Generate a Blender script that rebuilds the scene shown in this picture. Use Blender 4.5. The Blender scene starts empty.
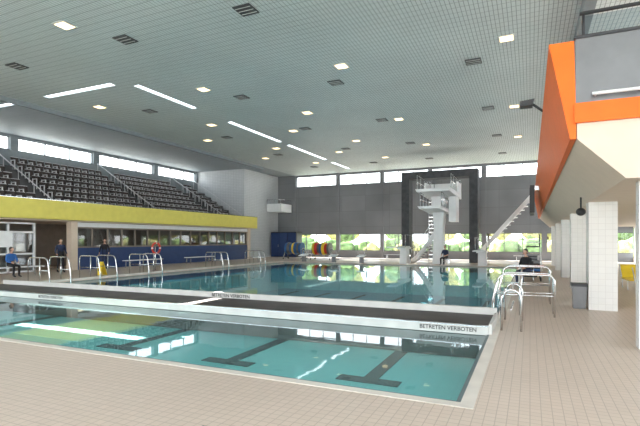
import bpy, math, random
from mathutils import Vector, Matrix
random.seed(4)
scn = bpy.context.scene
COL = scn.collection

# ---------------------------------------------------------------- materials
def newmat(name):
    m = bpy.data.materials.new(name); m.use_nodes = True
    nt = m.node_tree
    return m, nt, nt.nodes['Principled BSDF'], nt.nodes['Material Output']

def simple(name, col, rough=0.6, metal=0.0, var=0.08, scale=3.0, emit=None, estr=0.0, spec=0.5):
    m, nt, p, o = newmat(name)
    tc = nt.nodes.new('ShaderNodeTexCoord')
    n = nt.nodes.new('ShaderNodeTexNoise'); n.inputs['Scale'].default_value = scale
    n.inputs['Detail'].default_value = 3
    nt.links.new(tc.outputs['Object'], n.inputs['Vector'])
    r = nt.nodes.new('ShaderNodeValToRGB')
    r.color_ramp.elements[0].position = 0.3; r.color_ramp.elements[1].position = 0.7
    r.color_ramp.elements[0].color = tuple(c*(1-var) for c in col)+(1,)
    r.color_ramp.elements[1].color = tuple(min(1, c*(1+var)) for c in col)+(1,)
    nt.links.new(n.outputs['Fac'], r.inputs['Fac'])
    nt.links.new(r.outputs['Color'], p.inputs['Base Color'])
    p.inputs['Roughness'].default_value = rough
    p.inputs['Metallic'].default_value = metal
    p.inputs['Specular IOR Level'].default_value = spec
    if emit:
        p.inputs['Emission Color'].default_value = emit+(1,)
        p.inputs['Emission Strength'].default_value = estr
    return m

def tiles(name, c1, c2, grout, w, h, mortar, plane='XY', rough=0.4, offset=0.0, big=0.06, spec=0.5):
    m, nt, p, o = newmat(name)
    tc = nt.nodes.new('ShaderNodeTexCoord')
    s = nt.nodes.new('ShaderNodeSeparateXYZ'); c = nt.nodes.new('ShaderNodeCombineXYZ')
    nt.links.new(tc.outputs['Object'], s.inputs[0])
    nt.links.new(s.outputs[plane[0]], c.inputs[0]); nt.links.new(s.outputs[plane[1]], c.inputs[1])
    b = nt.nodes.new('ShaderNodeTexBrick')
    b.offset = offset; b.inputs['Scale'].default_value = 1.0
    b.inputs['Brick Width'].default_value = w; b.inputs['Row Height'].default_value = h
    b.inputs['Mortar Size'].default_value = mortar; b.inputs['Mortar Smooth'].default_value = 0.1
    b.inputs['Color1'].default_value = c1+(1,); b.inputs['Color2'].default_value = c2+(1,)
    b.inputs['Mortar'].default_value = grout+(1,)
    nt.links.new(c.outputs[0], b.inputs['Vector'])
    n = nt.nodes.new('ShaderNodeTexNoise'); n.inputs['Scale'].default_value = 0.35
    nt.links.new(tc.outputs['Object'], n.inputs['Vector'])
    mr = nt.nodes.new('ShaderNodeMapRange')
    mr.inputs['To Min'].default_value = 1-big*2; mr.inputs['To Max'].default_value = 1+big*2
    nt.links.new(n.outputs['Fac'], mr.inputs['Value'])
    mx = nt.nodes.new('ShaderNodeMix'); mx.data_type = 'RGBA'; mx.blend_type = 'MULTIPLY'
    mx.inputs['Factor'].default_value = 1.0
    nt.links.new(b.outputs['Color'], mx.inputs[6]); nt.links.new(mr.outputs[0], mx.inputs[7])
    nt.links.new(mx.outputs[2], p.inputs['Base Color'])
    p.inputs['Roughness'].default_value = rough
    p.inputs['Specular IOR Level'].default_value = spec
    return m

def watermat():
    m, nt, p, o = newmat('pool_water_surface'); nt.nodes.remove(p)
    tc = nt.nodes.new('ShaderNodeTexCoord')
    mp = nt.nodes.new('ShaderNodeMapping'); mp.inputs['Scale'].default_value = (1.0, 1.6, 1)
    nt.links.new(tc.outputs['Object'], mp.inputs['Vector'])
    n = nt.nodes.new('ShaderNodeTexNoise'); n.inputs['Scale'].default_value = 1.3
    n.inputs['Detail'].default_value = 2.0
    nt.links.new(mp.outputs[0], n.inputs['Vector'])
    b = nt.nodes.new('ShaderNodeBump'); b.inputs['Strength'].default_value = 0.2
    b.inputs['Distance'].default_value = 0.007
    nt.links.new(n.outputs['Fac'], b.inputs['Height'])
    tr = nt.nodes.new('ShaderNodeBsdfTransparent'); tr.inputs['Color'].default_value = (0.80, 0.97, 0.965, 1)
    df = nt.nodes.new('ShaderNodeBsdfDiffuse'); df.inputs['Color'].default_value = (0.50, 0.85, 0.84, 1)
    m1 = nt.nodes.new('ShaderNodeMixShader'); m1.inputs[0].default_value = 0.10
    nt.links.new(tr.outputs[0], m1.inputs[1]); nt.links.new(df.outputs[0], m1.inputs[2])
    gl = nt.nodes.new('ShaderNodeBsdfGlossy'); gl.inputs['Roughness'].default_value = 0.02
    gl.inputs['Color'].default_value = (0.92, 0.97, 1, 1)
    nt.links.new(b.outputs[0], gl.inputs['Normal'])
    f = nt.nodes.new('ShaderNodeFresnel'); f.inputs['IOR'].default_value = 1.28
    nt.links.new(b.outputs[0], f.inputs['Normal'])
    # the single-sheet surface has no refraction, so the underside must not total-reflect
    geo = nt.nodes.new('ShaderNodeNewGeometry')
    inv = nt.nodes.new('ShaderNodeMath'); inv.operation = 'SUBTRACT'; inv.inputs[0].default_value = 1.0
    nt.links.new(geo.outputs['Backfacing'], inv.inputs[1])
    mul = nt.nodes.new('ShaderNodeMath'); mul.operation = 'MULTIPLY'
    nt.links.new(f.outputs[0], mul.inputs[0]); nt.links.new(inv.outputs[0], mul.inputs[1])
    m2 = nt.nodes.new('ShaderNodeMixShader')
    nt.links.new(mul.outputs[0], m2.inputs[0]); nt.links.new(m1.outputs[0], m2.inputs[1]); nt.links.new(gl.outputs[0], m2.inputs[2])
    nt.links.new(m2.outputs[0], o.inputs['Surface'])
    return m

def glassmat(name, tint=(0.92, 0.96, 0.97), gloss=0.08):
    m, nt, p, o = newmat(name); nt.nodes.remove(p)
    tr = nt.nodes.new('ShaderNodeBsdfTransparent'); tr.inputs['Color'].default_value = tint+(1,)
    gl = nt.nodes.new('ShaderNodeBsdfGlossy'); gl.inputs['Roughness'].default_value = 0.03
    mx = nt.nodes.new('ShaderNodeMixShader'); mx.inputs[0].default_value = gloss
    nt.links.new(tr.outputs[0], mx.inputs[1]); nt.links.new(gl.outputs[0], mx.inputs[2])
    nt.links.new(mx.outputs[0], o.inputs['Surface'])
    return m

M = {}
M['deck'] = tiles('deck_tiles', (0.62, 0.505, 0.42), (0.59, 0.48, 0.395), (0.44, 0.35, 0.28), 0.10, 0.10, 0.0045, rough=0.4, spec=.35)
M['coping'] = simple('coping_tile', (0.68, 0.62, 0.55), 0.4)
M['gutter'] = simple('gutter_grate', (0.12, 0.16, 0.17), 0.5)
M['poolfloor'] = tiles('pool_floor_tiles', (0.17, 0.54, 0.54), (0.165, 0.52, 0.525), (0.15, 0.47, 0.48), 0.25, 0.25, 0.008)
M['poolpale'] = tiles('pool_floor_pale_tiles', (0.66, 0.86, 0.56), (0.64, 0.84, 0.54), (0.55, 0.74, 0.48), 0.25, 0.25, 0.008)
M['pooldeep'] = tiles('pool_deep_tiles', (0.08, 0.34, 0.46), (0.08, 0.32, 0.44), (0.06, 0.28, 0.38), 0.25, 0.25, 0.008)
M['poolwall'] = simple('pool_wall_tile', (0.24, 0.62, 0.66), 0.3)
M['lane'] = simple('lane_marking', (0.005, 0.007, 0.012), 0.5)
M['water'] = watermat()
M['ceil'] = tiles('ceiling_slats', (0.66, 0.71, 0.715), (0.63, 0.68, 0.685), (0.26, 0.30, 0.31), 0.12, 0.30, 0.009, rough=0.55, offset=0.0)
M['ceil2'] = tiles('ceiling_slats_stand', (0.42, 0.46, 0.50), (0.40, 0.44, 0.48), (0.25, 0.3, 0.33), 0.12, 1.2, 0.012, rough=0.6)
M['beam'] = simple('beam_dark', (0.22, 0.25, 0.27), 0.6)
M['wtile'] = tiles('wall_tile_light', (0.60, 0.62, 0.64), (0.56, 0.58, 0.60), (0.40, 0.42, 0.44), 0.30, 0.15, 0.010, 'XZ')
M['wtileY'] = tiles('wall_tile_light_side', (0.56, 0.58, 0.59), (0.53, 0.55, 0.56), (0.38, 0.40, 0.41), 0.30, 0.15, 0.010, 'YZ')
M['concrete'] = tiles('concrete_panels', (0.215, 0.22, 0.235), (0.19, 0.195, 0.21), (0.15, 0.155, 0.165), 2.4, 1.5, 0.012, 'XZ', rough=0.8, big=0.15)
M['darkconc'] = simple('frame_dark_concrete', (0.055, 0.058, 0.064), 0.7, var=0.25)
M['white'] = simple('white_paint', (0.80, 0.81, 0.82), 0.5, var=0.03)
M['whitecol'] = tiles('column_tiles', (0.76, 0.75, 0.72), (0.73, 0.72, 0.69), (0.6, 0.58, 0.56), 0.15, 0.15, 0.003, 'XZ')
M['beige'] = simple('beige_plaster', (0.68, 0.57, 0.46), 0.75, var=0.03)
M['orange'] = simple('orange_paint', (0.84, 0.15, 0.01), 0.5, var=0.04, spec=.3)
M['panel'] = simple('metal_panel_grey', (0.17, 0.175, 0.18), 0.4, 0.3)
M['steel'] = simple('stainless_steel', (0.72, 0.73, 0.74), 0.18, 1.0, var=0.02)
M['yellow'] = simple('yellow_parapet', (0.76, 0.67, 0.15), 0.5, var=0.04, spec=.3)
M['blue'] = simple('blue_paint', (0.02, 0.05, 0.16), 0.45)
M['dark'] = simple('dark_metal', (0.025, 0.027, 0.03), 0.45)
M['mullion'] = simple('window_frame_metal', (0.13, 0.14, 0.15), 0.5)
M['seat'] = simple('seat_brown_wood', (0.045, 0.033, 0.031), 0.5, var=0.3)
M['seatrim'] = simple('seat_grey_frame', (0.58, 0.58, 0.60), 0.35, 0.2)
M['step'] = simple('stand_step', (0.10, 0.10, 0.105), 0.8)
M['interior'] = simple('corridor_wall', (0.24, 0.20, 0.17), 0.7)
M['glass'] = glassmat('window_glass', gloss=.05)
M['gdark'] = glassmat('corridor_glass', (0.5, 0.58, 0.62), 0.12)
M['bridge'] = simple('bulkhead_dark_deck', (0.06, 0.05, 0.045), 0.5, 0.0, var=0.45, scale=1.2, spec=.2)
M['bridgetop'] = simple('bulkhead_light_edge', (0.58, 0.58, 0.55), 0.45)
M['lamp'] = simple('downlight_glow', (1, 0.9, 0.7), 0.5, emit=(1.0, 0.72, 0.40), estr=2.2)
M['lamprim'] = simple('downlight_rim', (0.55, 0.56, 0.55), 0.5)
M['vent'] = simple('vent_dark', (0.05, 0.055, 0.06), 0.6)
M['green'] = simple('foliage_green', (0.17, 0.24, 0.10), 0.9, var=0.5, scale=2, spec=0)
M['autumn'] = simple('foliage_yellow', (0.42, 0.38, 0.16), 0.9, var=0.5, scale=2, spec=0)
M['trunk'] = simple('bark', (0.10, 0.07, 0.05), 0.9)
M['grass'] = simple('outside_ground', (0.50, 0.49, 0.44), 0.9, var=0.2, scale=0.3)
M['red'] = simple('red_plastic', (0.6, 0.05, 0.03), 0.4)
M['yel'] = simple('yellow_plastic', (0.85, 0.62, 0.04), 0.4)
M['bluep'] = simple('blue_plastic', (0.03, 0.14, 0.38), 0.4)
M['skin'] = simple('skin', (0.55, 0.33, 0.24), 0.55)
M['hair'] = simple('hair_dark', (0.03, 0.02, 0.015), 0.6)
M['navy'] = simple('cloth_navy', (0.02, 0.03, 0.07), 0.85)
M['black'] = simple('cloth_black', (0.015, 0.015, 0.018), 0.85)
M['cblue'] = simple('cloth_blue', (0.03, 0.13, 0.40), 0.85)
M['text'] = simple('sign_lettering', (0.02, 0.02, 0.02), 0.6)

# ---------------------------------------------------------------- mesh builder
class MB:
    def __init__(s): s.v = []; s.f = []; s.mi = []; s.mats = []; s.sm = []
    def _m(s, m):
        if m not in s.mats: s.mats.append(m)
        return s.mats.index(m)
    def poly(s, pts, m, smooth=False):
        b = len(s.v); s.v += [tuple(p) for p in pts]; s.f.append(tuple(range(b, b+len(pts)))); s.mi.append(s._m(m)); s.sm.append(smooth)
    def hexa(s, p, m):
        b = len(s.v); s.v += [tuple(q) for q in p]; k = s._m(m)
        for f in ((0,3,2,1),(4,5,6,7),(0,1,5,4),(1,2,6,5),(2,3,7,6),(3,0,4,7)):
            s.f.append(tuple(b+i for i in f)); s.mi.append(k); s.sm.append(False)
    def box(s, x0, x1, y0, y1, z0, z1, m):
        s.hexa([(x0,y0,z0),(x1,y0,z0),(x1,y1,z0),(x0,y1,z0),(x0,y0,z1),(x1,y0,z1),(x1,y1,z1),(x0,y1,z1)], m)
    def prism(s, prof, y0, y1, m, axis='Y'):
        n = len(prof); b = len(s.v); k = s._m(m)
        for yy in (y0, y1):
            for a, c in prof:
                s.v.append((a, yy, c) if axis == 'Y' else (yy, a, c))
        fs = [tuple(b+i for i in range(n)), tuple(b+n+i for i in reversed(range(n)))]
        for i in range(n):
            j = (i+1) % n; fs.append((b+i, b+n+i, b+n+j, b+j))
        for f in fs: s.f.append(f); s.mi.append(k); s.sm.append(False)
    def tube(s, pts, r, m, n=8, r2=None):
        pts = [Vector(p) for p in pts]; b = len(s.v); k = s._m(m); L = len(pts)
        for i, p in enumerate(pts):
            t = (pts[min(i+1, L-1)]-pts[max(i-1, 0)]).normalized()
            a = Vector((0,0,1)) if abs(t.z) < 0.9 else Vector((1,0,0))
            u = t.cross(a).normalized(); w = t.cross(u).normalized()
            rr = r if r2 is None else r+(r2-r)*i/(L-1)
            for j in range(n):
                an = 2*math.pi*j/n
                s.v.append(tuple(p+u*math.cos(an)*rr+w*math.sin(an)*rr))
        for i in range(L-1):
            for j in range(n):
                j2 = (j+1) % n
                s.f.append((b+i*n+j, b+i*n+j2, b+(i+1)*n+j2, b+(i+1)*n+j)); s.mi.append(k); s.sm.append(True)
        s.f.append(tuple(b+j for j in reversed(range(n)))); s.mi.append(k); s.sm.append(False)
        s.f.append(tuple(b+(L-1)*n+j for j in range(n))); s.mi.append(k); s.sm.append(False)
    def ell(s, c, r, m, nu=14, nv=9, fn=None, rot=None):
        b = len(s.v); k = s._m(m)
        for i in range(nv+1):
            th = math.pi*i/nv
            for j in range(nu):
                ph = 2*math.pi*j/nu
                p = Vector((r[0]*math.sin(th)*math.cos(ph), r[1]*math.sin(th)*math.sin(ph), r[2]*math.cos(th)))
                if fn: p = fn(p)
                if rot: p = rot @ p
                s.v.append(tuple(p+Vector(c)))
        for i in range(nv):
            for j in range(nu):
                j2 = (j+1) % nu
                s.f.append((b+i*nu+j, b+(i+1)*nu+j, b+(i+1)*nu+j2, b+i*nu+j2)); s.mi.append(k); s.sm.append(True)
    def done(s, name, parent=None):
        me = bpy.data.meshes.new(name); me.from_pydata(s.v, [], s.f)
        for m in s.mats: me.materials.append(M[m])
        me.polygons.foreach_set('material_index', s.mi)
        me.polygons.foreach_set('use_smooth', s.sm)
        me.update()
        o = bpy.data.objects.new(name, me); COL.objects.link(o)
        if parent: o.parent = parent
        return o
def empty(name):
    o = bpy.data.objects.new(name, None); COL.objects.link(o); return o
def arc(c, r, a0, a1, n, ax1, ax2):
    c = Vector(c); ax1 = Vector(ax1); ax2 = Vector(ax2)
    return [c+ax1*r*math.cos(a0+(a1-a0)*i/n)+ax2*r*math.sin(a0+(a1-a0)*i/n) for i in range(n+1)]
def gridplate(mb, xs, ys, z0, z1, m, holes):
    for i in range(len(xs)-1):
        for j in range(len(ys)-1):
            cx = (xs[i]+xs[i+1])/2; cy = (ys[j]+ys[j+1])/2
            if any(a < cx < b and c < cy < d for a, b, c, d in holes): continue
            mb.box(xs[i], xs[i+1], ys[j], ys[j+1], z0, z1, m)

# ---------------------------------------------------------------- dimensions
PX0, PX1, PY0, PY1 = -17.2, -0.66, 4.98, 31.0
XL, XR, YN, YF = -29.4, 7.2, -7.0, 42.0
ZC = 8.3; ZF = -0.5
# floor
f = MB()
gridplate(f, [XL-0.2, PX0, PX1, XR+0.2], [YN, PY0, PY1, YF+0.2], -0.4, 0.0, 'deck', [(PX0, PX1, PY0, PY1)])
f.done('floor')
g = MB()
gridplate(g, [-160, XL-0.2, XR+0.2, 160], [-120, YN, YF+0.2, 200], -0.4, -0.05, 'grass', [(XL-0.2, XR+0.2, YN, YF+0.2)])
g.done('outside_ground')

# pool
p = MB()
p.box(PX0, PX1, PY0, 10.0, ZF-.15, ZF, 'poolfloor')
p.box(-11.2, -8.85, 6.9, 10.0, ZF, ZF+.006, 'poolpale')
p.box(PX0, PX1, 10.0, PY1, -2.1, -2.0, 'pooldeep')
for (a, b, c, d) in ((PX0-.15, PX0, PY0, PY1), (PX1, PX1+.15, PY0, PY1), (PX0-.15, PX1+.15, PY0-.15, PY0), (PX0-.15, PX1+.15, PY1, PY1+.15)):
    p.box(a, b, c, d, -2.1, -0.02, 'poolwall')
cw = 0.28
p.box(PX0-cw, PX1+.14, PY0-cw*.5, PY0, 0.0, 0.006, 'coping'); p.box(PX0-cw, PX1+cw, PY1, PY1+cw, 0.0, 0.05, 'coping')
p.box(PX0-cw, PX0, PY0, PY1, 0.0, 0.10, 'coping'); p.box(PX1, PX1+.14, PY0, PY1, 0.0, 0.006, 'coping')
p.box(PX0, PX1, PY0, PY0+.05, -0.04, -0.005, 'gutter'); p.box(PX1-.05, PX1, PY0, PY1, -0.04, -0.005, 'gutter')
for lx in (-2.3, -4.95, -7.65, -12.4, -15.0):
    p.box(lx-.12, lx+.12, 6.9, 10.0, ZF, ZF+.012, 'lane')
    p.box(lx-.5, lx+.5, 6.72, 6.98, ZF, ZF+.014, 'lane')
for lx in (-2.3, -4.9, -7.5, -10.1, -12.7, -15.2):
    p.box(lx-.12, lx+.12, 11.5, 29.5, -1.999, -1.985, 'lane')
pool = p.done('swimming_pool')
w = MB(); w.poly([(PX0, PY0, -.03), (PX1, PY0, -.03), (PX1, PY1, -.03), (PX0, PY1, -.03)], 'water')
w.done('pool_water')

# bulkhead bridge
br = empty('pool_bulkhead')
b = MB()
b.box(PX0+.02, PX1-.02, 8.86, 10.28, ZF+.02, 0.13, 'bridge')
b.box(PX0+.02, PX1-.02, 8.78, 8.855, -0.02, 0.13, 'bridgetop')
b.box(PX0+.02, PX1+.03, 10.285, 10.40, -0.05, 0.27, 'bridgetop')
b.box(PX0+.02, PX1-.02, 8.76, 8.87, 0.132, 0.145, 'steel')
b.box(PX1-.015, PX1+.04, 8.78, 10.40, -0.02, 0.18, 'bridgetop')
b.done('bulkhead_body', br)
def text(t, loc, size, rot, parent):
    cu = bpy.data.curves.new(t.lower().replace(' ', '_'), 'FONT'); cu.body = t; cu.size = size; cu.align_x = 'CENTER'
    cu.extrude = 0.001; cu.offset = 0.0015; cu.materials.append(M['text'])
    o = bpy.data.objects.new(t.lower().replace(' ', '_'), cu); COL.objects.link(o)
    o.location = loc; o.rotation_euler = rot; o.parent = parent
HP = math.pi/2
text('BETRETEN VERBOTEN', (-1.4, 8.776, 0.03), 0.105, (HP, 0, 0), br)
text('BETRETEN VERBOTEN', (-7.35, 10.276, 0.155), 0.125, (HP, 0, 0), br)
text('BETRETEN VERBOTEN', (-12.5, 8.776, 0.03), 0.105, (HP, 0, 0), br)

# floor drain
d = MB(); d.box(-2.72, -2.54, 3.2, 3.38, 0.0, 0.006, 'panel')
for i in range(4): d.box(-2.71+i*.045, -2.685+i*.045, 3.215, 3.365, 0.006, 0.009, 'dark')
d.done('floor_drain')

# ---------------------------------------------------------------- ceiling
c = MB()
slots = [(-15.45, -15.15, 14.6, 18.4), (-15.45, -15.15, 21.3, 27.1), (-15.45, -15.15, 28.2, 34.8), (-15.45, -15.15, 36.0, 40.0),
         (-20.4, -16.1, 13.95, 14.25)]
gridplate(c, [-22, -20.4, -16.1, -15.45, -15.15, XR+.2], [YN, 13.95, 14.25, 14.6, 18.4, 21.3, 27.1, 28.2, 34.8, 36.0, 40.0, YF+.2], ZC, ZC+.06, 'ceil', slots)
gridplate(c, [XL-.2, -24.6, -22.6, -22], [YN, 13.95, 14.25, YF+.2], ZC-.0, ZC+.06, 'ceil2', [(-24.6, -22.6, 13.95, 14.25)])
c.done('ceiling')
c = MB(); c.box(-22.1, -21.95, YN, 35.7, ZC-.22, ZC, 'beam'); c.done('ceiling_beam')
c = MB(); c.box(1.3, 1.6, YN, YF, ZC-.35, ZC, 'beam'); c.done('ceiling_beam')
dl = MB()
pts = [(X, Y) for X in (-19.4, -13, -6.5, -.7) for Y in (9.6, 16.2, 24.6, 31.9)]
pts += [(X, Y) for X in (-16.6, -10.5) for Y in (21.4, 28.8, 35.5)]
for X, Y in pts:
    s = .2
    dl.box(X-s-.06, X+s+.06, Y-s-.06, Y+s+.06, ZC-.02, ZC, 'lamprim')
    dl.box(X-s, X+s, Y-s, Y+s, ZC-.03, ZC-.02, 'lamp')
dl.done('ceiling_downlights')
vt = MB()
for X in (-17.7, -12.1, -7.4, -1.9):
    for Y in (11.1, 17.8, 24.4, 31.0, 37.5):
        s = .28
        vt.box(X-s, X+s, Y-s, Y+s, ZC-.03, ZC, 'vent')
        for i in range(3): vt.box(X-s+.03, X+s-.03, Y-s+.1+i*.17, Y-s+.12+i*.17, ZC-.04, ZC-.03, 'lamprim')
vt.done('ceiling_vents')

# ---------------------------------------------------------------- far wall
def glazing(mb, axis, pos, a0, a1, z0, z1, step, th=.06, mat='mullion', gl='glass', rails=()):
    def bx(u0, u1, zz0, zz1, t, m):
        if axis == 'Y': mb.box(u0, u1, pos-t, pos+t, zz0, zz1, m)
        else: mb.box(pos-t, pos+t, u0, u1, zz0, zz1, m)
    n = max(1, round((a1-a0)/step)); st = (a1-a0)/n
    for i in range(n+1):
        u = a0+i*st; bx(u-th/2, u+th/2, z0, z1, th*.7, mat)
    bx(a0, a1, z0, z0+th, th*.7, mat); bx(a0, a1, z1-th, z1, th*.7, mat)
    for r in rails: bx(a0, a1, r-th/2, r+th/2, th*.7, mat)
    if axis == 'Y': mb.poly([(a0,pos,z0),(a1,pos,z0),(a1,pos,z1),(a0,pos,z1)], gl)
    else: mb.poly([(pos,a0,z0),(pos,a1,z0),(pos,a1,z1),(pos,a0,z1)], gl)
wf = MB()
wf.box(-21.95, XR, YF, YF+.3, 2.3, 7.1, 'concrete')
wf.box(-21.95, XR, YF, YF+.3, 0.0, 0.65, 'concrete')
wf.box(-21.95, XR, YF, YF+.3, 8.15, ZC-.01, 'concrete')
wf.box(XL, -21.96, YF, YF+.3, 0.0, ZC-.01, 'concrete')
cols = [-22.2, -17.4, -12.9, -8.4, -3.8, 0.9, 5.6]
for X in cols: wf.box(X, X+.35, YF-.12, YF+.27, 0.01, ZC-.02, 'concrete')
wf.done('wall_far')
k = 1
for z0, z1, st in ((7.1, 8.15, 1.5), (.65, 2.3, 1.25)):
    for i in range(len(cols)):
        a0 = cols[i]+.35; a1 = cols[i+1] if i+1 < len(cols) else XR
        wn = MB(); glazing(wn, 'Y', YF+.12, a0, a1, z0, z1, st); wn.done('window_%d' % k); k += 1

# tiled block end wall (end of grandstand)
wl = MB()
wl.box(XL, -24.2, 35.75, 36.0, 0, ZC-.01, 'wtile')
wl.box(-24.2, -24.0, 35.72, YF-.01, 0, ZC-.01, 'wtileY')
wl.done('wall_tiled')
db = MB(); db.box(-23.95, -22.3, 39.6, 41.8, 4.5, 4.65, 'white'); db.box(-22.4, -22.3, 39.6, 41.8, 4.65, 5.3, 'white')
db.box(-23.95, -22.4, 39.6, 39.7, 4.65, 5.3, 'white')
db.tube([(-23.95, 39.65, 5.7), (-22.35, 39.65, 5.7), (-22.35, 41.8, 5.7)], .03, 'steel', 6)
for q in (-23.9, -23.1, -22.35): db.tube([(q, 39.65, 5.3), (q, 39.65, 5.7)], .02, 'steel', 6)
db.done('viewing_balcony')
lk = MB()
lk.box(-23.9, -21.0, 40.4, 41.6, 0, 2.5, 'dark')
for i in range(3):
    lk.box(-23.85+i*.95, -22.95+i*.95, 40.33, 40.4, 0.06, 2.42, 'blue'); lk.box(-23.05+i*.95, -23.0+i*.95, 40.30, 40.33, 1.0, 1.25, 'steel')
lk.done('equipment_locker')

# left wall w/ high windows
lw = MB()
lw.box(XL-.3, XL, YN, 36, 0, 7.3, 'beam'); lw.box(XL-.3, XL, YN, 36, 8.15, ZC-.01, 'beam')
for Y in (-6, 0, 6, 12, 18, 24, 30, 35.5): lw.box(XL-.29, XL+.05, Y, Y+.5, 7.3, 8.15, 'beam')
lw.done('wall_left')
for i, Y in enumerate((-5.5, .5, 6.5, 12.5, 18.5, 24.5, 30.5)):
    wn = MB(); glazing(wn, 'X', XL-.1, Y, min(Y+5.5, 35.5), 7.3, 8.15, 1.85); wn.done('window_%d' % k); k += 1

# ---------------------------------------------------------------- grandstand
gs = empty('grandstand')
b = MB(); Y0, Y1 = 2.0, 35.7; rows = 8; z0 = 3.0; rise = .42; tread = .68; xs = -23.55
for r in range(rows):
    b.box(XL+.01, xs-r*tread, Y0, Y1, z0+(r-1)*rise if r else 2.81, z0+r*rise, 'step')
b.box(XL+.01, -22.95, Y0, Y1, 2.72, 2.8, 'beige')
b.done('stand_steps', gs)
b = MB(); b.box(-23.1, -22.95, Y0, Y1+.6, 2.76, 3.80, 'yellow'); b.box(-23.12, -22.93, Y0, Y1+.6, 3.80, 3.83, 'steel'); b.box(-24.0, -23.1, Y1+.5, Y1+.6, 2.76, 3.8, 'yellow'); b.done('parapet', gs)
b = MB(); aisles = [9.0, 16.5, 24.0, 31.5]
for r in range(rows):
    xf = xs-r*tread; zz = z0+r*rise; Y = Y0+.3
    while Y < Y1-1.6:
        if not any(a-.1 < Y < a+1.1 for a in aisles):
            xb = xf-.5
            b.box(xb, xb+.38, Y+.03, Y+.49, zz+.40, zz+.44, 'seat')
            b.hexa([(xb-.03,Y+.03,zz+.48),(xb+.01,Y+.03,zz+.48),(xb+.01,Y+.49,zz+.48),(xb-.03,Y+.49,zz+.48),
                    (xb-.11,Y+.03,zz+.84),(xb-.07,Y+.03,zz+.84),(xb-.07,Y+.49,zz+.84),(xb-.11,Y+.49,zz+.84)], 'seat')
            b.box(xb-.12, xb-.06, Y+.03, Y+.49, zz+.84, zz+.865, 'seatrim')
            b.box(xb-.03, xb+.01, Y-.01, Y+.03, zz, zz+.66, 'seatrim')
            b.box(xb+.0, xb+.36, Y-.015, Y+.04, zz+.60, zz+.64, 'seatrim')
            b.box(xb+.32, xb+.37, Y-.015, Y+.035, zz, zz+.62, 'seatrim')
        Y += .55
b.done('seats', gs)
b = MB()
for a in aisles+[34.6]:
    for r in range(rows):
        xf = xs-r*tread; zz = z0+r*rise
        b.box(xf-.35, xf, a+.1, a+.95, zz, zz+rise/2, 'step')
    p0 = Vector((xs, a+.05, z0+.95)); p1 = Vector((xs-rows*tread, a+.05, z0+rows*rise+.95))
    b.tube([p0, p1], .03, 'seatrim', 6)
    for i in range(5):
        q = p0.lerp(p1, i/4); b.tube([q, q-Vector((0, 0, .95))], .02, 'seatrim', 6)
b.done('aisle_rails', gs)

# under stand: corridor
u = MB()
u.box(-23.6, -23.4, 18.0, 35.7, 0, 1.25, 'blue')
u.box(-28.2, -28.0, YN, 35.7, 0, 2.72, 'interior')
u.box(-23.6, -23.35, 18.0, 35.7, 2.45, 2.71, 'white')
for Y in (3, 8.6, 17.6, 35.3): u.box(-23.7, -23.3, Y, Y+.4, 0, 2.72, 'beige')
u.done('wall_under_stand')
wn = MB(); glazing(wn, 'X', -23.5, 18.0, 35.3, 1.25, 2.45, 1.1, .09, 'interior', 'gdark'); wn.done('window_%d' % k); k += 1
wn = MB(); glazing(wn, 'X', -23.5, 9.0, 15.6, 0.05, 2.6, 1.3, .09, 'white', 'gdark', rails=(1.0, 2.1)); wn.done('window_%d' % k); k += 1
bl = MB()
for Y in (11.2, 12.6, 20, 23, 26, 29, 32): bl.box(-26.2, -25.8, Y-.35, Y+.35, 2.66, 2.70, 'lamp')
bl.done('corridor_lights')
sg = MB(); sg.box(-23.36, -23.3, 10.4, 14.4, 1.35, 2.15, 'white'); sg.box(-23.3, -23.29, 10.6, 11.5, 1.5, 2.0, 'bluep'); sg.box(-23.3, -23.29, 11.7, 13.2, 1.72, 1.8, 'text'); sg.box(-23.3, -23.29, 11.7, 12.9, 1.55, 1.6, 'text')
sg.done('information_board')
def bench(name, x, y, L, along='Y'):
    b = MB()
    for i in range(3):
        o = i*.15
        if along == 'Y': b.box(x+o, x+o+.12, y, y+L, .42, .46, 'white')
        else: b.box(x, x+L, y+o, y+o+.12, .42, .46, 'white')
    for t in (.2, L-.25):
        if along == 'Y':
            b.box(x, x+.05, y+t, y+t+.05, 0, .42, 'steel'); b.box(x+.37, x+.42, y+t, y+t+.05, 0, .42, 'steel'); b.box(x, x+.42, y+t, y+t+.05, .38, .42, 'steel')
        else:
            b.box(x+t, x+t+.05, y, y+.05, 0, .42, 'steel'); b.box(x+t, x+t+.05, y+.37, y+.42, 0, .42, 'steel'); b.box(x+t, x+t+.05, y, y+.42, .38, .42, 'steel')
    b.done(name)
bench('bench', -21.9, 10.6, 4.2); bench('bench', -22.6, 20.5, 3.0); bench('bench', -22.6, 26, 3.0)
# lifebuoys on posts
def lifebuoy(x, y):
    b = MB()
    b.tube([(x, y, 0), (x, y, 1.5)], .03, 'steel', 8); b.box(x-.12, x+.12, y-.12, y+.12, 0, .03, 'steel')
    n = 16
    for q in range(4):
        pts = arc((x+.07, y, 1.25), .29, q*HP+.12, (q+1)*HP-.12, 6, (0, 1, 0), (0, 0, 1)); b.tube(pts, .055, 'red', 8)
        pts = arc((x+.07, y, 1.25), .29, (q+1)*HP-.12, (q+1)*HP+.12, 3, (0, 1, 0), (0, 0, 1)); b.tube(pts, .057, 'white', 8)
    b.done('lifebuoy')
lifebuoy(-18.9, 19.4)

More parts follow.
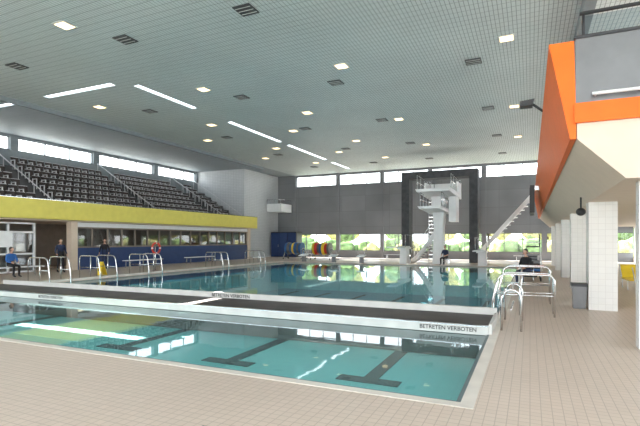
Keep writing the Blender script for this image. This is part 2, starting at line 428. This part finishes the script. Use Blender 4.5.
# ---------------------------------------------------------------- pool handrails / ladders
def entry_rails(name, x, y, sx, h=.95, gap=.75, L=1.3):
    b = MB()
    for yy in (y-gap/2, y+gap/2):
        pts = [(x-sx*.9, yy, 0)]
        pts += arc((x-sx*.75, yy, h-.15), .15, math.pi, math.pi/2, 5, (sx, 0, 0), (0, 0, 1))
        pts += [(x-sx*.1, yy, h)]
        pts += arc((x+sx*.05, yy, h-.25), .25, math.pi/2, 0.2, 5, (sx, 0, 0), (0, 0, 1))
        pts += [(x+sx*.38, yy, .3), (x+sx*.4, yy, -.55)]
        b.tube(pts, .022, 'steel', 8)
        b.tube([(x-sx*.9, yy, h*.5), (x+sx*.36, yy, h*.5)], .016, 'steel', 6)
        b.tube([(x-sx*.2, yy, 0), (x-sx*.2, yy, h)], .02, 'steel', 8)
    for z in (-.12, -.35): b.box(x+min(sx*.3, sx*.45), x+max(sx*.3, sx*.45), y-gap/2, y+gap/2, z-.02, z, 'steel')
    b.done(name)
for Y in (12.3, 14.6, 17.4): entry_rails('pool_entry_handrail', PX0-.1, Y, 1, 1.0, .9)
entry_rails('pool_ladder', PX0-.1, 23.2, 1, .95, .6)
entry_rails('pool_ladder', PX0-.1, 27.5, 1, .95, .6)
entry_rails('pool_ladder', PX1+.25, 11.6, -1, .92, .55)
entry_rails('pool_ladder', PX1+.25, 13.9, -1, .98, .55)
b = MB()
for Y in (9.3, 10.6):
    pts = [(-.15, Y, 0)]+arc((-.32, Y, .6), .17, 0, math.pi, 8, (1, 0, 0), (0, 0, 1))+[(-.49, Y, 0)]
    b.tube(pts, .022, 'steel', 8)
b.tube([(-.32, 9.3, .77), (-.32, 10.6, .77)], .02, 'steel', 8); b.tube([(-.32, 9.3, .4), (-.32, 10.6, .4)], .016, 'steel', 8)
b.done('guard_rail')

# ---------------------------------------------------------------- gallery on the right
ga = empty('gallery'); GY0, GY1 = 8.1, 37.4
b = MB()
b.prism([(.565, 3.26), (.65, 3.26), (.65, 3.55), (.62, 4.78), (.27, 4.78), (.50, 3.6)], GY0, GY1, 'orange')
b.box(.62, 5.5, GY0-.05, GY0+.1, 3.5, 3.80, 'orange')
b.done('fascia', ga)
b = MB()
b.prism([(.66, 3.26), (1.3, 2.62), (XR-.05, 2.62), (XR-.05, 3.6), (.66, 3.6)], GY0+.01, GY1, 'beige')
b.done('slab', ga)
b = MB(); b.box(.64, 5.5, GY0, GY0+.06, 3.80, 4.80, 'panel'); b.box(.62, 5.5, GY0-.03, GY0+.08, 4.8, 4.84, 'dark')
b.tube([(.7, GY0+.05, 5.2), (5.5, GY0+.05, 5.2)], .03, 'dark', 8)
for X in (.75, 2.2, 3.7, 5.2): b.tube([(X, GY0+.05, 4.8), (X, GY0+.05, 5.2)], .022, 'dark', 6)
b.poly([(.75, GY0+.05, 4.86), (5.2, GY0+.05, 4.86), (5.2, GY0+.05, 5.15), (.75, GY0+.05, 5.15)], 'gdark')
b.tube([(.85, GY0-.12, 3.9), (5.2, GY0-.12, 3.9)], .025, 'white', 8)
for X in (.9, 2.4, 4): b.tube([(X, GY0-.12, 3.9), (X, GY0, 3.9)], .02, 'white', 6)
b.done('end_panel', ga)
b = MB(); b.tube([(.45, GY0+2.5, 5.0), (.45, GY1, 5.0)], .02, 'steel', 8)
y = GY0+2.5
while y < GY1: b.tube([(.45, y, 4.75), (.45, y, 5.0)], .018, 'steel', 6); y += 2.5
b.done('gallery_rail', ga)
b = MB()
b.box(1.3, 1.9, 12.9, 13.5, 0, 2.62, 'whitecol')
for Y in (18.2, 23.5, 28.8, 34.1): b.box(1.3, 1.9, Y, Y+.6, 0, 2.62, 'whitecol')
b.box(1.54, 1.8, 8.55, 8.8, 0, 2.62, 'whitecol')
b.done('columns', ga)
rw = MB()
rw.box(XR, XR+.2, YN, YF, 2.62, 4.6, 'beige'); rw.box(XR, XR+.2, YN, YF, 7.9, ZC-.01, 'beige'); rw.box(XR, XR+.2, YN, YF, 0, .3, 'beige')
for Y in range(-7, 42, 6): rw.box(XR-.02, XR+.25, Y, Y+.4, 0, ZC-.02, 'white')
rw.done('wall_right')
for z0_, z1_ in ((.3, 2.62), (4.6, 7.9)):
    wn = MB(); glazing(wn, 'X', XR+.1, YN, YF, z0_, z1_, 2.0, .07, 'white', 'glass', rails=((z0_+z1_)/2,)); wn.done('window_%d' % k); k += 1
b = MB(); b.tube([(.28, 12.1, 4.75), (.05, 12.1, 4.95)], .03, 'dark'); b.hexa([(-.22,12.0,4.9),(.05,12.0,4.9),(.05,12.3,4.9),(-.22,12.3,4.9),(-.22,12.0,5.02),(.1,12.0,5.05),(.1,12.3,5.05),(-.22,12.3,5.02)], 'dark')
b.done('floodlight')
b = MB(); b.box(.0, .2, 24, 27, 3.0, 4.3, 'dark'); b.box(-.02, .01, 24.1, 26.9, 3.1, 4.2, 'text'); b.box(.15, .45, 24.4, 24.6, 4.1, 4.3, 'steel'); b.done('scoreboard', ga)
b = MB(); b.ell((1.15, 13.1, 2.40), (.11, .11, .10), 'dark'); b.tube([(1.15, 13.1, 2.5), (1.15, 13.1, 2.76)], .02, 'dark'); b.done('loudspeaker', ga)
b = MB(); b.prism([(.98, 0.0), (1.24, 0.0), (1.28, .55), (.96, .55)], 13.0, 13.35, 'panel'); b.box(.94, 1.29, 12.97, 13.38, .55, .62, 'dark'); b.done('waste_bin')

def lounger(x, y):
    b = MB()
    b.box(x, x+.62, y, y+1.25, .32, .36, 'yel'); b.hexa([(x,y+1.25,.32),(x+.62,y+1.25,.32),(x+.62,y+1.29,.36),(x,y+1.29,.36),(x,y+1.75,.78),(x+.62,y+1.75,.78),(x+.62,y+1.79,.80),(x,y+1.79,.80)], 'yel')
    for X in (x+.02, x+.6):
        b.tube([(X, y, .34), (X, y+1.28, .34), (X, y+1.78, .8)], .022, 'white', 6)
        for Y in (y+.15, y+1.15): b.tube([(X, Y, 0), (X, Y, .34)], .022, 'white', 6)
    b.done('sun_lounger')
for i in range(6): lounger(3.0+(i % 2)*1.0, 13.6+(i//2)*2.4)

# ---------------------------------------------------------------- diving tower
fr = MB(); fr.box(-9.2, -8.6, 35.6, 36.8, 0, 7.0, 'darkconc'); fr.box(-4.1, -3.5, 35.6, 36.8, 0, 7.0, 'darkconc'); fr.box(-8.6, -4.1, 35.6, 36.8, 6.45, 7.0, 'darkconc')
fr.done('concrete_portal_frame')
tw = empty('diving_tower'); b = MB()
b.prism([(-6.3, 0), (-5.5, 0), (-5.6, 2.6), (-5.4, 5.0), (-6.4, 5.0), (-6.2, 2.6)], 33.0, 34.0, 'white')
def slab(x0, x1, y0, y1, z, t=.28):
    b.hexa([(x0+.1,y0,z-t*.5),(x1-.1,y0,z-t*.5),(x1,y1,z-t),(x0,y1,z-t),(x0,y0,z),(x1,y0,z),(x1,y1,z),(x0,y1,z)], 'white')
slab(-6.9, -4.6, 30.2, 35.2, 5.05, .35)
slab(-6.7, -5.2, 30.0, 34.6, 3.9, .3)
b.box(-6.9, -6.8, 33.2, 35.2, 5.05, 5.8, 'white'); b.box(-4.7, -4.6, 33.2, 35.2, 5.05, 5.8, 'white'); b.box(-6.9, -4.6, 35.1, 35.2, 5.05, 5.9, 'white')
b.box(-5.2, -4.7, 33.2, 34.6, 3.0, 5.0, 'white')
b.done('tower_body', tw)
b = MB()
for (x_, za, ya, yb) in ((-6.85, 5.05, 30.6, 35.1), (-4.65, 5.05, 30.6, 35.1), (-6.65, 3.9, 30.6, 34.5), (-5.25, 3.9, 30.6, 33)):
    b.tube([(x_, ya, za), (x_, ya, za+.95), (x_, yb, za+.95)], .03, 'steel', 6); b.tube([(x_, ya, za+.5), (x_, yb, za+.5)], .022, 'steel', 6)
    for i in range(1, 5): Y = ya+(yb-ya)*i/4; b.tube([(x_, Y, za), (x_, Y, za+.95)], .022, 'steel', 6)
n = 14
def sc(t): return (-8.3+2.3*t, 34.6-.9*math.sin(t*2.2), 2.6*t**1.6)
for i in range(n):
    x_, y_, z_ = sc(i/n); b.box(x_, x_+.3, y_-.45, y_+.45, z_, z_+.07, 'white')
for dy in (-.47, .47):
    for i in range(n):
        A = sc(i/n); B = sc((i+1)/n)
        b.hexa([(A[0],A[1]+dy-.03,A[2]-.1),(B[0],B[1]+dy-.03,B[2]-.1),(B[0],B[1]+dy+.03,B[2]-.1),(A[0],A[1]+dy+.03,A[2]-.1),
                (A[0],A[1]+dy-.03,A[2]+.2),(B[0],B[1]+dy-.03,B[2]+.2),(B[0],B[1]+dy+.03,B[2]+.2),(A[0],A[1]+dy+.03,A[2]+.2)], 'white')
    b.tube([(sc(i/6)[0], sc(i/6)[1]+dy, sc(i/6)[2]+1.0) for i in range(7)], .025, 'steel', 6)
    for i in range(5): q = sc(i/4); b.tube([(q[0], q[1]+dy, q[2]), (q[0], q[1]+dy, q[2]+1.0)], .02, 'steel', 6)
for i in range(18):
    b.box(-6.9, -6.5, 34.75, 34.8, .3+i*.28, .34+i*.28, 'steel')
b.tube([(-6.9, 34.77, 0), (-6.9, 34.77, 5.9)], .025, 'steel', 6); b.tube([(-6.5, 34.77, 0), (-6.5, 34.77, 5.9)], .025, 'steel', 6)
b.done('tower_stairs_and_rails', tw)
def springboard(x, z):
    b = MB()
    b.box(x-.25, x+.25, 28.9, 33.2, z, z+.06, 'white'); b.box(x-.3, x+.3, 31.6, 33.3, z-.15, z-.02, 'white')
    b.prism([(32.1, 0), (33.2, 0), (33.0, z-.15), (32.3, z-.15)], x-.25, x+.25, 'white', axis='X')
    for s in (-.35, .35):
        b.tube([(x+s, 33.3, 0), (x+s, 33.3, z+.85), (x+s, 31.4, z+.85), (x+s, 31.4, z)], .025, 'steel', 6)
    b.box(x-.3, x+.3, 33.2, 33.5, z*.45, z*.45+.05, 'steel')
    b.done('springboard')
springboard(-8.2, 1.2); springboard(-2.9, 1.0)

# slim white stair shape, added to stand for a bright diagonal streak
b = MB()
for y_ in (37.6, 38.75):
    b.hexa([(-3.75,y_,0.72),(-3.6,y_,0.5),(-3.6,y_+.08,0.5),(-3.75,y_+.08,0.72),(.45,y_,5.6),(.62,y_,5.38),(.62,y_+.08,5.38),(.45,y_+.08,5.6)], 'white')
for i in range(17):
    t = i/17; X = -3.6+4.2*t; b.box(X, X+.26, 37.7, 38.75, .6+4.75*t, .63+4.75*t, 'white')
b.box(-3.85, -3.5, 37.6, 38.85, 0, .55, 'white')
b.done('bright_streak_stairs')

# ---------------------------------------------------------------- poolside clutter
def reel(x, y, cols_):
    b = MB()
    for X in (x-.9, x+.9):
        b.tube([(X, y-.5, .08), (X, y, .95), (X, y+.5, .08)], .03, 'steel', 6); b.tube([(X, y-.5, .08), (X, y+.5, .08)], .03, 'steel', 6)
        for Y in (y-.5, y+.5): b.tube([(X-.03, Y, .06), (X+.03, Y, .06)], .06, 'dark', 10)
    b.tube([(x-.95, y, .95), (x+.95, y, .95)], .04, 'steel', 8)
    n = 14
    for i in range(n):
        X = x-.8+1.6*i/n; R = .5+.06*math.sin(i)
        b.tube([(X, y, .95), (X+1.5/n, y, .95)], R, cols_[(i//2) % len(cols_)], 18)
    b.done('lane_rope_reel')
reel(-19.2, 36.6, ['bluep', 'panel', 'bluep', 'yel']); reel(-16.4, 36.4, ['yel', 'red', 'panel', 'bluep'])
def startblock(x, y, rot=0):
    b = MB()
    b.prism([(y-.1, 0), (y+.25, 0), (y+.15, .5), (y-.1, .5)], x-.12, x+.12, 'panel', 'X')
    b.hexa([(x-.28,y-.35,.46),(x+.28,y-.35,.46),(x+.28,y+.3,.56),(x-.28,y+.3,.56),(x-.28,y-.35,.52),(x+.28,y-.35,.52),(x+.28,y+.3,.64),(x-.28,y+.3,.64)], 'white')
    b.box(x-.25, x+.25, y+.35, y+.6, 0.2, .25, 'steel')
    for s in (-.26, .26): b.tube([(x+s, y+.3, .6), (x+s, y+.3, .95), (x+s, y+.0, .95), (x+s, y, .55)], .02, 'steel', 6)
    b.done('starting_block')
for X in (-15.9, -13.4): startblock(X, 31.8)
startblock(-11.2, 31.8)
def guardchair(x, y):
    b = MB()
    for a, c_ in ((-.35, -.4), (.35, -.4), (-.35, .4), (.35, .4)):
        b.tube([(x+a*1.3, y+c_*1.3, 0), (x+a, y+c_, 1.3)], .03, 'white', 6)
    b.box(x-.35, x+.35, y-.4, y+.4, 1.3, 1.36, 'dark'); b.box(x+.3, x+.36, y-.4, y+.4, 1.36, 2.0, 'dark')
    for i in range(4): b.box(x-.5+i*.04, x-.42+i*.04, y-.42, y+.42, .3*(i+1)-.1, .3*(i+1)-.06, 'white')
    b.box(x-.35, x+.35, y-.43, y-.39, 1.55, 1.6, 'white'); b.box(x-.35, x+.35, y+.39, y+.43, 1.55, 1.6, 'white')
    b.done('lifeguard_chair')
guardchair(0.15, 28.5)
b = MB()
b.box(-.35, .45, 20.9, 22.3, .25, .3, 'steel')
for X in (-.3, .4):
    for Y in (21.0, 22.2): b.tube([(X-.03, Y, .1), (X+.03, Y, .1)], .1, 'dark', 10); b.tube([(X, Y, .1), (X, Y, .27)], .02, 'steel', 6)
b.tube([(-.3, 22.25, .3), (-.3, 22.4, 1.1), (.4, 22.4, 1.1), (.4, 22.25, .3)], .02, 'steel', 6)
for i in range(5): b.box(-.28, .38, 21.0+i*.02, 22.0+i*.02, .3+i*.11, .39+i*.11, ('dark', 'bluep', 'dark', 'dark', 'panel')[i])
b.done('equipment_trolley')
b = MB()
for i in range(5):
    b.box(-.25, .3, 23.2+i*.5, 23.6+i*.5, 0, .85+.1*(i % 2), 'dark'); b.box(-.27, .32, 23.18+i*.5, 23.62+i*.5, .85+.1*(i % 2), .9+.1*(i % 2), 'panel')
b.done('equipment_crates')
b = MB()
cx_, cy_ = -.1, 19.2
b.box(cx_-.23, cx_+.23, cy_-.22, cy_+.22, .41, .45, 'dark')
b.hexa([(cx_-.22,cy_+.2,.55),(cx_+.22,cy_+.2,.55),(cx_+.22,cy_+.23,.55),(cx_-.22,cy_+.23,.55),(cx_-.22,cy_+.28,.88),(cx_+.22,cy_+.28,.88),(cx_+.22,cy_+.31,.88),(cx_-.22,cy_+.31,.88)], 'dark')
for s in (-.21, .21):
    b.tube([(cx_+s, cy_-.2, 0), (cx_+s, cy_-.2, .42)], .015, 'steel', 6); b.tube([(cx_+s, cy_+.22, 0), (cx_+s, cy_+.2, .45), (cx_+s, cy_+.3, .88)], .015, 'steel', 6)
b.done('deck_chair')
def wetsign(x, y):
    b = MB()
    b.hexa([(x-.16,y-.2,0),(x+.16,y-.2,0),(x+.16,y-.18,0),(x-.16,y-.18,0),(x-.1,y-.02,.65),(x+.1,y-.02,.65),(x+.1,y,.65),(x-.1,y,.65)], 'yel')
    b.hexa([(x-.16,y+.18,0),(x+.16,y+.18,0),(x+.16,y+.2,0),(x-.16,y+.2,0),(x-.1,y,.65),(x+.1,y,.65),(x+.1,y+.02,.65),(x-.1,y+.02,.65)], 'yel')
    b.prism([(x-.07, .2), (x+.07, .2), (x, .42)], y-.16, y-.15, 'text'); b.done('wet_floor_sign')
wetsign(-18.9, 15.9)
for (x, y) in ((-19.0, 38.4), (-11.5, 38.5), (-1.2, 39.6)):
    bench('bench', x, y, 2.0, 'X')

# ---------------------------------------------------------------- people
def person(name, loc, yaw, joints, shirt, pants, shoes, hair='hair', sleeve=True, headyaw=0):
    J = {k_: Vector(v_) for k_, v_ in joints.items()}
    bones = [('pelvis','belly',pants),('belly','chest',shirt),('chest','neckb',shirt),('neckb','head0','skin')]
    for s in 'LR':
        bones += [('chest','sh'+s,shirt),('sh'+s,'el'+s,shirt),('el'+s,'wr'+s,shirt if sleeve else 'skin'),('wr'+s,'ha'+s,'skin'),
                  ('pelvis','hip'+s,pants),('hip'+s,'kn'+s,pants),('kn'+s,'an'+s,pants),('an'+s,'to'+s,shoes)]
    R = {'pelvis':(.155,.11),'belly':(.14,.10),'chest':(.165,.115),'neckb':(.065,.06),'head0':(.055,.055),
         'sh':(.065,.06),'el':(.045,.045),'wr':(.03,.028),'ha':(.038,.018),'hip':(.095,.095),'kn':(.062,.062),'an':(.045,.045),'to':(.045,.03)}
    names = list(J.keys()); idx = {n_: i for i, n_ in enumerate(names)}
    me = bpy.data.meshes.new(name+'_sk'); me.from_pydata([J[n_] for n_ in names], [(idx[a], idx[b_]) for a, b_, _ in bones], [])
    o = bpy.data.objects.new(name+'_sk', me); COL.objects.link(o)
    o.modifiers.new('s', 'SKIN'); o.modifiers['s'].use_smooth_shade = True
    for n_ in names:
        sv = me.skin_vertices[0].data[idx[n_]]
        sv.radius = R.get(n_) or R[n_[:-1]]; sv.use_root = (n_ == 'pelvis')
    ss = o.modifiers.new('ss', 'SUBSURF'); ss.levels = 2
    dg = bpy.context.evaluated_depsgraph_get(); ev = o.evaluated_get(dg); m2 = ev.to_mesh()
    mb = MB()
    vs = [v.co.copy() for v in m2.vertices]; mb.v = [tuple(v) for v in vs]
    def near(c):
        best = 1e9; mm = None
        for a, b_, mt in bones:
            A, B = J[a], J[b_]; t = max(0, min(1, (c-A).dot(B-A)/max(1e-6, (B-A).length_squared)))
            dd_ = (c-(A+(B-A)*t)).length
            if dd_ < best: best = dd_; mm = mt
        return mm
    for pl in m2.polygons:
        mb.f.append(tuple(pl.vertices)); mb.mi.append(mb._m(near(pl.center))); mb.sm.append(True)
    ev.to_mesh_clear(); bpy.data.objects.remove(o)
    H = J['head0']+Vector((0, -.01, .10)); rot = Matrix.Rotation(headyaw, 3, 'Z')
    def hf(q):
        q = q.copy()
        if q.z < -.03: q.x *= .82; q.y *= .88
        return q
    mb.ell(H, (.078, .095, .118), 'skin', 16, 12, hf, rot)
    mb.ell(H+rot @ Vector((0, .018, .022)), (.086, .098, .115), hair, 16, 12, lambda q: Vector((q.x, max(q.y, -.062 if q.z < .055 else -.095), max(q.z, -.075))), rot)
    mb.ell(H+rot @ Vector((0, -.098, -.01)), (.014, .02, .026), 'skin', 8, 6, None, rot)
    mb.ell(H+rot @ Vector((0, -.085, -.055)), (.026, .008, .007), 'red', 8, 4, None, rot)
    for s in (-1, 1):
        mb.ell(H+rot @ Vector((s*.03, -.086, .012)), (.012, .008, .007), 'white', 8, 5, None, rot)
        mb.ell(H+rot @ Vector((s*.03, -.093, .012)), (.005, .004, .005), 'dark', 6, 4, None, rot)
        mb.ell(H+rot @ Vector((s*.08, .005, -.005)), (.012, .02, .03), 'skin', 8, 6, None, rot)
    for s, sg in (('L', 1), ('R', -1)):
        wv, hv = J['wr'+s], J['ha'+s]; dr = (hv-wv).normalized()
        side = dr.cross(Vector((1, 0, 0))).normalized()
        if side.length < .5: side = Vector((0, 1, 0))
        nrm = dr.cross(side).normalized()*(-sg)
        for i, L in enumerate((.065, .078, .072, .055)):
            b0 = hv+side*(.027-.018*i)
            mb.tube([b0-dr*.01, b0+dr*L*.55, b0+dr*L*.9+nrm*.02], .0095, 'skin', 6, .006)
        t0 = wv.lerp(hv, .35)+side*.03
        mb.tube([t0, t0+side*.03+dr*.03, t0+side*.035+dr*.065], .011, 'skin', 6, .007)
    ob = mb.done(name); ob.location = loc; ob.rotation_euler = (0, 0, yaw)
    return ob
def standing(armf=.0, stride=.0):
    J = {'pelvis':(0,0,.96),'belly':(0,0,1.12),'chest':(0,0,1.32),'neckb':(0,.01,1.47),'head0':(0,0,1.55)}
    for s, x in (('L', 1), ('R', -1)):
        st = stride*x
        J.update({'sh'+s:(x*.18,0,1.40),'el'+s:(x*.25,.02+armf*.0,1.12),'wr'+s:(x*.25,-.06-armf,.90+armf*.6),'ha'+s:(x*.245,-.09-armf*1.25,.83+armf*.7),
                  'hip'+s:(x*.09,0,.90),'kn'+s:(x*.10,-.02-st*.5,.50),'an'+s:(x*.11,.02-st,.08),'to'+s:(x*.12,-.14-st,.035)})
    return J
def seated(h=.46):
    J = {'pelvis':(0,0,h+.11),'belly':(0,-.02,h+.27),'chest':(0,-.06,h+.47),'neckb':(0,-.07,h+.62),'head0':(0,-.09,h+.70)}
    for s, x in (('L', 1), ('R', -1)):
        J.update({'sh'+s:(x*.18,-.06,h+.55),'el'+s:(x*.24,-.12,h+.28),'wr'+s:(x*.15,-.33,h+.22),'ha'+s:(x*.12,-.40,h+.20),
                  'hip'+s:(x*.09,-.04,h+.10),'kn'+s:(x*.12,-.46,h+.06),'an'+s:(x*.12,-.44,.08),'to'+s:(x*.13,-.60,.035)})
    return J
person('standing_person', (-22.4, 16.3, 0), math.radians(75), standing(.12, .1), 'navy', 'black', 'dark')
person('seated_person', (-21.7, 13.3, 0), math.radians(90), seated(), 'cblue', 'black', 'dark', headyaw=.3)
person('standing_person', (-22.7, 19.3, 0), math.radians(40), standing(.1, .05), 'black', 'navy', 'dark')
person('seated_person', (-5.2, 31.9, 0), math.radians(-20), seated(.42), 'navy', 'black', 'dark', sleeve=False)
person('seated_person', (-.1, 19.2, 0), math.radians(-35), seated(.44), 'black', 'navy', 'dark')
b = MB(); b.box(-5.45, -4.95, 31.75, 32.2, .36, .42, 'white')
for X in (-5.42, -5.0):
    for Y in (31.78, 32.15): b.box(X, X+.03, Y, Y+.03, 0, .36, 'steel')
b.done('stool')

# ---------------------------------------------------------------- outside vegetation
def blob(mb, c, r, m):
    ph = random.random()*10
    mb.ell(c, (r, r, r*.9), m, 14, 9, lambda q: q*(1+.16*math.sin(q.x*5/r+ph)*math.cos(q.y*4/r+ph)+.1*math.sin(q.z*7/r+ph)))
h = MB(); X = -34
while X < 22:
    blob(h, (X, 50+random.random()*2, .4+random.random()*.4), .8+random.random()*.6, random.choice(['green', 'autumn', 'green'])); X += 1.1
h.done('hedge')
for i in range(9):
    t = MB(); X = -36+i*6.3; Y = 57+random.random()*5; hh = 2.2+random.random()
    t.tube([(X, Y, -.1), (X, Y, hh)], .22, 'trunk', 8, .12)
    for q in range(7): blob(t, (X+random.uniform(-1.5, 1.5), Y+random.uniform(-1.2, 1.2), hh+random.uniform(0, 2.2)), 1.2+random.random()*.5, random.choice(['green', 'autumn']))
    t.done('tree')

# ---------------------------------------------------------------- world, sun, camera
wd = bpy.data.worlds.new('sky'); scn.world = wd; wd.use_nodes = True
nt = wd.node_tree; bg = nt.nodes['Background']
tc = nt.nodes.new('ShaderNodeTexCoord'); sp = nt.nodes.new('ShaderNodeSeparateXYZ'); rp = nt.nodes.new('ShaderNodeValToRGB')
nt.links.new(tc.outputs['Generated'], sp.inputs[0]); nt.links.new(sp.outputs['Z'], rp.inputs['Fac'])
rp.color_ramp.elements[0].color = (1, 1, 1, 1); rp.color_ramp.elements[1].color = (.62, .80, 1, 1)
nt.links.new(rp.outputs[0], bg.inputs['Color']); bg.inputs['Strength'].default_value = 3.6
sl = bpy.data.lights.new('sun', 'SUN'); sl.energy = 30; sl.angle = math.radians(.6); sl.color = (1, .96, .9)
so = bpy.data.objects.new('sun', sl); COL.objects.link(so)
so.rotation_euler = Vector((8.2, -6.4, -8.8)).to_track_quat('-Z', 'Y').to_euler()

cam = bpy.data.cameras.new('camera'); co = bpy.data.objects.new('camera', cam); COL.objects.link(co)
cam.sensor_width = 36; cam.lens = 460/640*36; cam.shift_y = 27/640; cam.clip_end = 500
co.location = (0, 0, 1.7); co.rotation_euler = (math.radians(90), 0, math.atan(210/460))
scn.camera = co
scn.view_settings.view_transform = 'Standard'; scn.view_settings.look = 'None'
scn.view_settings.exposure = 0.5
